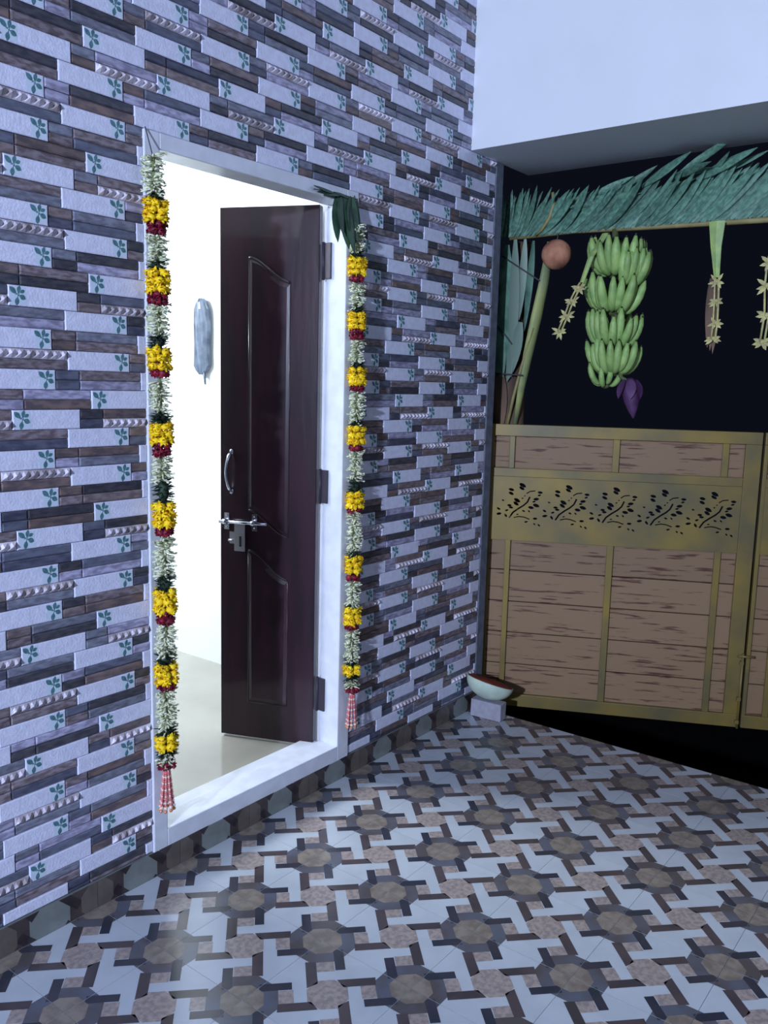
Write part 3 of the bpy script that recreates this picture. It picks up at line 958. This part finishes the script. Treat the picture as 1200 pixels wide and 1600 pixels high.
for i in range(34):   # loose leaflets arching over the top
    yy = -0.25 - 1.9 * R.random()
    ln = R.uniform(0.16, 0.26)
    o = link('leaflet', variants[i % 6], None, root, (-0.02 - 0.03 * R.random(), yy, 0.10 + 0.06 * R.random() + 0.03 * (yy < -0.7)))
    o.rotation_euler = (math.radians(R.uniform(52, 100)), R.uniform(-0.4, 0.2), R.uniform(-0.6, 0.6))
    o.scale = (ln, ln * 0.7, ln)
bm = bmesh.new()
tube(bm, [(-0.03, -0.20, 0.175), (-0.03, -0.205, 0.12), (-0.03, -0.19, 0.07), (-0.03, -0.155, 0.02), (-0.02, -0.12, 0.0)], [0.007, 0.008, 0.008, 0.007, 0.005], 6)
link('dry_stalk', bm, M['rachis'], root)

# banana bunch
root = empty('banana_bunch', (BX, -0.485, 2.16), 'hanging bunch of green bananas in tiers with a purple flower at its tip', 'bananas')
bm = bmesh.new()
tube(bm, [(0, 0.02, 0.02), (0, 0.005, -0.10), (0, 0, -0.30), (0, -0.012, -0.50), (0, -0.045, -0.60), (0, -0.095, -0.625)], [0.013, 0.017, 0.016, 0.013, 0.009, 0.008], 8)
link('stalk', bm, M['banana_stalk'], root)
bm = bmesh.new()
pts = []
for i in range(8):
    t = i / 7
    pts.append((0.030 + 0.075 * math.sin(t * 1.45), 0, 0.135 * (1 - math.cos(t * 1.55))))
tube(bm, pts, [0.006, 0.012, 0.0170, 0.0190, 0.0195, 0.0185, 0.0150, 0.0060], 8)
tube(bm, [pts[-1], (pts[-1][0], 0, pts[-1][2] + 0.008)], [0.004, 0.0035], 6, mi=1)
bme = bpy.data.meshes.new('banana'); bm.to_mesh(bme); bm.free()
bme.materials.append(M['banana_skin']); bme.materials.append(M['banana_tip'])
R = random.Random(8)
tiers = [(-0.170, 0.004, 18, 1.08), (-0.215, -0.03, 9, 1.0), (-0.325, 0.010, 18, 1.04), (-0.470, 0.0, 18, 1.0), (-0.582, -0.012, 17, 0.94), (-0.640, 0.02, 8, 0.66)]
for ti, (z, dy, cnt, sc_) in enumerate(tiers):
    bm = bmesh.new()
    ball(bm, (0, 0, 0), 0.030 * sc_, 10, 6, sq=(1, 1, 0.6))
    hand = link('banana_hand', bm, M['banana_stalk'], root, (0, dy, z))
    for i in range(cnt):
        a = 2 * PI * (i + R.uniform(-0.15, 0.15)) / cnt
        if ti == 1: a = PI * 1.05 + (i / cnt) * 1.5 + 0.2
        o = link('banana', bme, None, hand, (0, 0, 0.010 * (i % 2)))
        o.rotation_euler = (0, R.uniform(-0.10, 0.14), a)
        s = sc_ * R.uniform(0.92, 1.06)
        o.scale = (s, s, s * R.uniform(0.95, 1.05))
bm = bmesh.new()
ax = [(0, -0.090, -0.605), (0, -0.092, -0.625), (0, -0.098, -0.66), (0, -0.104, -0.70), (0, -0.110, -0.74), (0, -0.116, -0.775)]
tube(bm, ax, [0.012, 0.032, 0.040, 0.034, 0.020, 0.003], 12)
fl = link('banana_flower', bm, M['flower_purple'], root)
fl['label'] = 'purple banana flower'
bm = bmesh.new()
for a in (2.6, 3.6, 4.4):
    leafblade(bm, (0.03 * math.cos(a), -0.092 + 0.03 * math.sin(a), -0.612), (math.cos(a) * 0.5, math.sin(a) * 0.5, -1), (math.cos(a), math.sin(a), 0.3), 0.085, 0.05, bend=0.15, fold=-0.2)
link('bract', bm, M['flower_purple'], fl)

# brown round fruit
root = empty('coconut', (BX - 0.02, -0.208, 2.165), 'round reddish brown husk ball hanging beside the green bananas', 'coconut')
bm = bmesh.new()
ball(bm, (0, 0, -0.075), 0.066, 20, 14, sq=(1, 1, 0.98))
for v in bm.verts: v.co += v.co.normalized() * random.uniform(-0.0012, 0.0012)
link('husk', bm, M['coconut'], root)
bm = bmesh.new(); tube(bm, [(0, 0, -0.012), (0.01, 0.002, 0.014)], 0.003, 5)
link('cord', bm, M['string'], root)

# streamers folded out of young palm leaf
def star(bm, c, r, R, flat=0.9):
    for k in range(6):
        a = 2 * PI * k / 6 + R.uniform(-.3, .3)
        d = Vector((R.uniform(-.35, .1), math.cos(a), math.sin(a) * 0.55 - 0.25))
        leafblade(bm, c, d, (-1, 0, 0.2), r * R.uniform(0.8, 1.15), r * 0.42, bend=0.1, fold=0.4, n=3)
    ball(bm, c, r * 0.25, 6, 5)
def streamer(label, x, top, body, stars, wd, mats, seed, r=0.034, xtop=0.0):
    R = random.Random(seed)
    root = empty('palm_leaf_streamer', (x, top[0], top[1]), label, 'streamer', 0, 'palm leaf streamers hanging over the gate')
    def L3(y, z): return Vector((0, y - top[0], z - top[1]))
    bm = bmesh.new()
    pts = [L3(*top) + Vector((xtop, 0, 0.02 if xtop else 0))] + [L3(*b) for b in body]
    n = len(pts)
    for sgn in (0, 1):
        V = []
        for i, p in enumerate(pts):
            ww = wd[0] + (wd[1] - wd[0]) * i / (n - 1)
            xo = -0.002 + 0.004 * sgn - 0.006 * 0
            V.append((bm.verts.new(p + Vector((xo, -ww / 2, 0))), bm.verts.new(p + Vector((xo - 0.006, 0, 0))), bm.verts.new(p + Vector((xo, ww / 2, 0)))))
        for a, b in zip(V[:-1], V[1:]):
            for k in (0, 1): bm.faces.new((a[k], a[k + 1], b[k + 1], b[k]))
    link('leaf_strip', bm, M[mats[0]], root)
    bm = bmesh.new()
    sp = [L3(*body[-1])] + [L3(*s) for s in stars]
    for dy in (-0.008, 0.008):
        tube(bm, [p + Vector((0, dy, 0)) for p in sp], 0.0042, 5)
    link('braid', bm, M[mats[1]], root)
    for s in stars:
        bm = bmesh.new(); star(bm, L3(*s), r, R)
        link('star_fold', bm, M[mats[1]], root)
    return root
streamer('pale palm leaf streamer with star shaped folds, hanging in front of the green bananas', 2.12,
         (-0.438, 2.141), [(-0.423, 2.052), (-0.388, 1.949)],
         [(-0.374, 1.929), (-0.346, 1.875), (-0.324, 1.813), (-0.297, 1.748)], (0.030, 0.018), ('palm_pale', 'straw'), 2, 0.036, 0.10)
streamer('broad green palm leaf streamer hanging alone on the black background, right of the green bananas', 2.20,
         (-0.905, 2.165), [(-0.908, 2.07), (-0.920, 1.95)],
         [(-0.922, 1.935), (-0.926, 1.86), (-0.928, 1.775), (-0.925, 1.715)], (0.062, 0.020), ('palm_pale', 'straw'), 5, 0.034)
bm = bmesh.new()
for k in range(3):
    leafblade(bm, (0.012 + 0.004 * k, 0.010 - 0.010 * k, -0.215 - 0.012 * k), (0, -0.02, -1), (-1, 0.1 * k, 0), 0.27, 0.038, bend=0.0, fold=0.3, n=6)
link('dry_fold', bm, M['dry_sheath'], [o for o in C.objects if o.name.startswith('palm_leaf_streamer')][-1])
streamer('ragged palm leaf streamer at the right edge of the photo', 2.20,
         (-1.120, 2.165), [(-1.118, 2.08), (-1.116, 2.02)],
         [(-1.112, 1.995), (-1.110, 1.91), (-1.118, 1.80), (-1.110, 1.70)], (0.020, 0.012), ('palm_pale', 'straw'), 9, 0.042)

# banana plant tied upright beside the wall end
root = empty('banana_plant', (2.34, 0.04, -0.42), 'tall banana plant stem tied upright beside the end of the tiled wall', 'plant')
def A(y, z, x=2.32): return Vector((x - 2.34, y - 0.04, z + 0.42))
bm = bmesh.new()
tube(bm, [A(0.06, -0.42), A(0.05, 0.6), A(0.045, 1.2), A(0.045, 1.55), A(0.03, 1.9), A(0.0, 2.17)], [0.085, 0.082, 0.078, 0.070, 0.055, 0.030], 14)
link('trunk', bm, M['dry_sheath'], root)
bm = bmesh.new()
tube(bm, [A(-0.020, 1.33, 2.27), A(-0.045, 1.50, 2.265), A(-0.075, 1.66, 2.26), A(-0.112, 1.83, 2.255), A(-0.140, 1.98, 2.255), A(-0.160, 2.15, 2.26)],
     [0.012, 0.020, 0.027, 0.030, 0.027, 0.018], 8, flat=0.6)
link('yellow_rib', bm, M['stem_yellow'], root)
bm = bmesh.new()
tube(bm, [A(0.012, 1.30, 2.24), A(-0.020, 1.46, 2.24), A(-0.055, 1.60, 2.24), A(-0.105, 1.775, 2.24)], [0.008, 0.008, 0.007, 0.005], 6)
link('dry_rib', bm, M['rachis'], root)
for nm, base, d, ln, wd, mt_, bend in (('leaf', (0.045, 2.15, 2.23), (0, 0.01, -1), 0.50, 0.085, 'palm', 0.0), ('leaf', (0.0, 2.17, 2.225), (0, -0.02, -1), 0.62, 0.060, 'sheath', 0.0),
                                       ('leaf', (-0.045, 2.17, 2.235), (0, 0.03, -1), 0.36, 0.045, 'sheath', 0.0), ('leaf', (-0.085, 2.16, 2.24), (0, 0.06, -1), 0.40, 0.040, 'palm', 0.0),
                                       ('leaf', (0.055, 1.98, 2.225), (0, -0.10, -1), 0.40, 0.11, 'palm', 0.05), ('leaf', (-0.05, 1.80, 2.22), (0, 0.24, -1), 0.28, 0.075, 'sheath', 0.05),
                                       ('leaf', (0.08, 1.80, 2.22), (0, -0.1, -1), 0.30, 0.09, 'palm', 0.05), ('leaf', (0.06, 1.60, 2.23), (0, -0.05, -1), 0.34, 0.09, 'dry_sheath', 0.0)):
    bm = bmesh.new()
    leafblade(bm, A(base[0], base[1], base[2]), d, (-1, 0, 0), ln, wd, bend=bend, fold=0.25, n=8)
    link(nm, bm, M[mt_], root)
for (a, b) in (((0.060, 2.10), (-0.135, 1.98)), ((0.07, 1.566), (-0.07, 1.560)), ((0.08, 1.80), (-0.01, 1.70))):
    bm = bmesh.new()
    tube(bm, [A(a[0], a[1], 2.215), A(b[0], b[1], 2.225)], 0.0035, 5)
    link('tie_cord', bm, M['string'], root)

# ================================================================== BLOCK AND GOURD
root = empty('grey_block', (1.962, -0.125, 0.0), 'small rough grey stone block at the foot of the wall end', 'block', 0)
bm = bmesh.new()
box(bm, -0.024, 0.036, -0.067, 0.085, 0.001, 0.082, bev=0.004)
for v in bm.verts: v.co += Vector((random.uniform(-.001, .001), random.uniform(-.001, .001), 0))
link('block', bm, M['stone_block'], root, rot=(0, 0, math.radians(4)))

root = empty('halved_gourd', (1.975, -0.135, 0.083), 'halved pale gourd with reddish brown cut face, resting on the small grey block', 'gourd')
bm = bmesh.new()
GR = 0.110
prof = [(0.0, 0.0)] + [(GR * math.sin(a), GR * 0.72 * (1 - math.cos(a))) for a in [i * PI / 2 / 10 for i in range(1, 11)]]
prof += [(GR * 0.985, GR * 0.735), (GR * 0.93, GR * 0.725)]
lathe(bm, prof, 28)
rind = link('rind', bm, M['gourd'], root)
bm = bmesh.new()
lathe(bm, [(GR * 0.955, GR * 0.722), (GR * 0.92, GR * 0.755), (GR * 0.6, GR * 0.79), (0.0, GR * 0.80)], 28)
cut = link('cut_face', bm, M['red_powder'], root)
cut['label'] = 'reddish brown cut face'
tilt = Vector((0.15, -0.22, 0))
for o in (rind, cut):
    o.rotation_euler = Vector((0.33, -0.13, 1)).to_track_quat('Z', 'Y').to_euler()
    o.location = (-0.022, 0.030, 0.008)
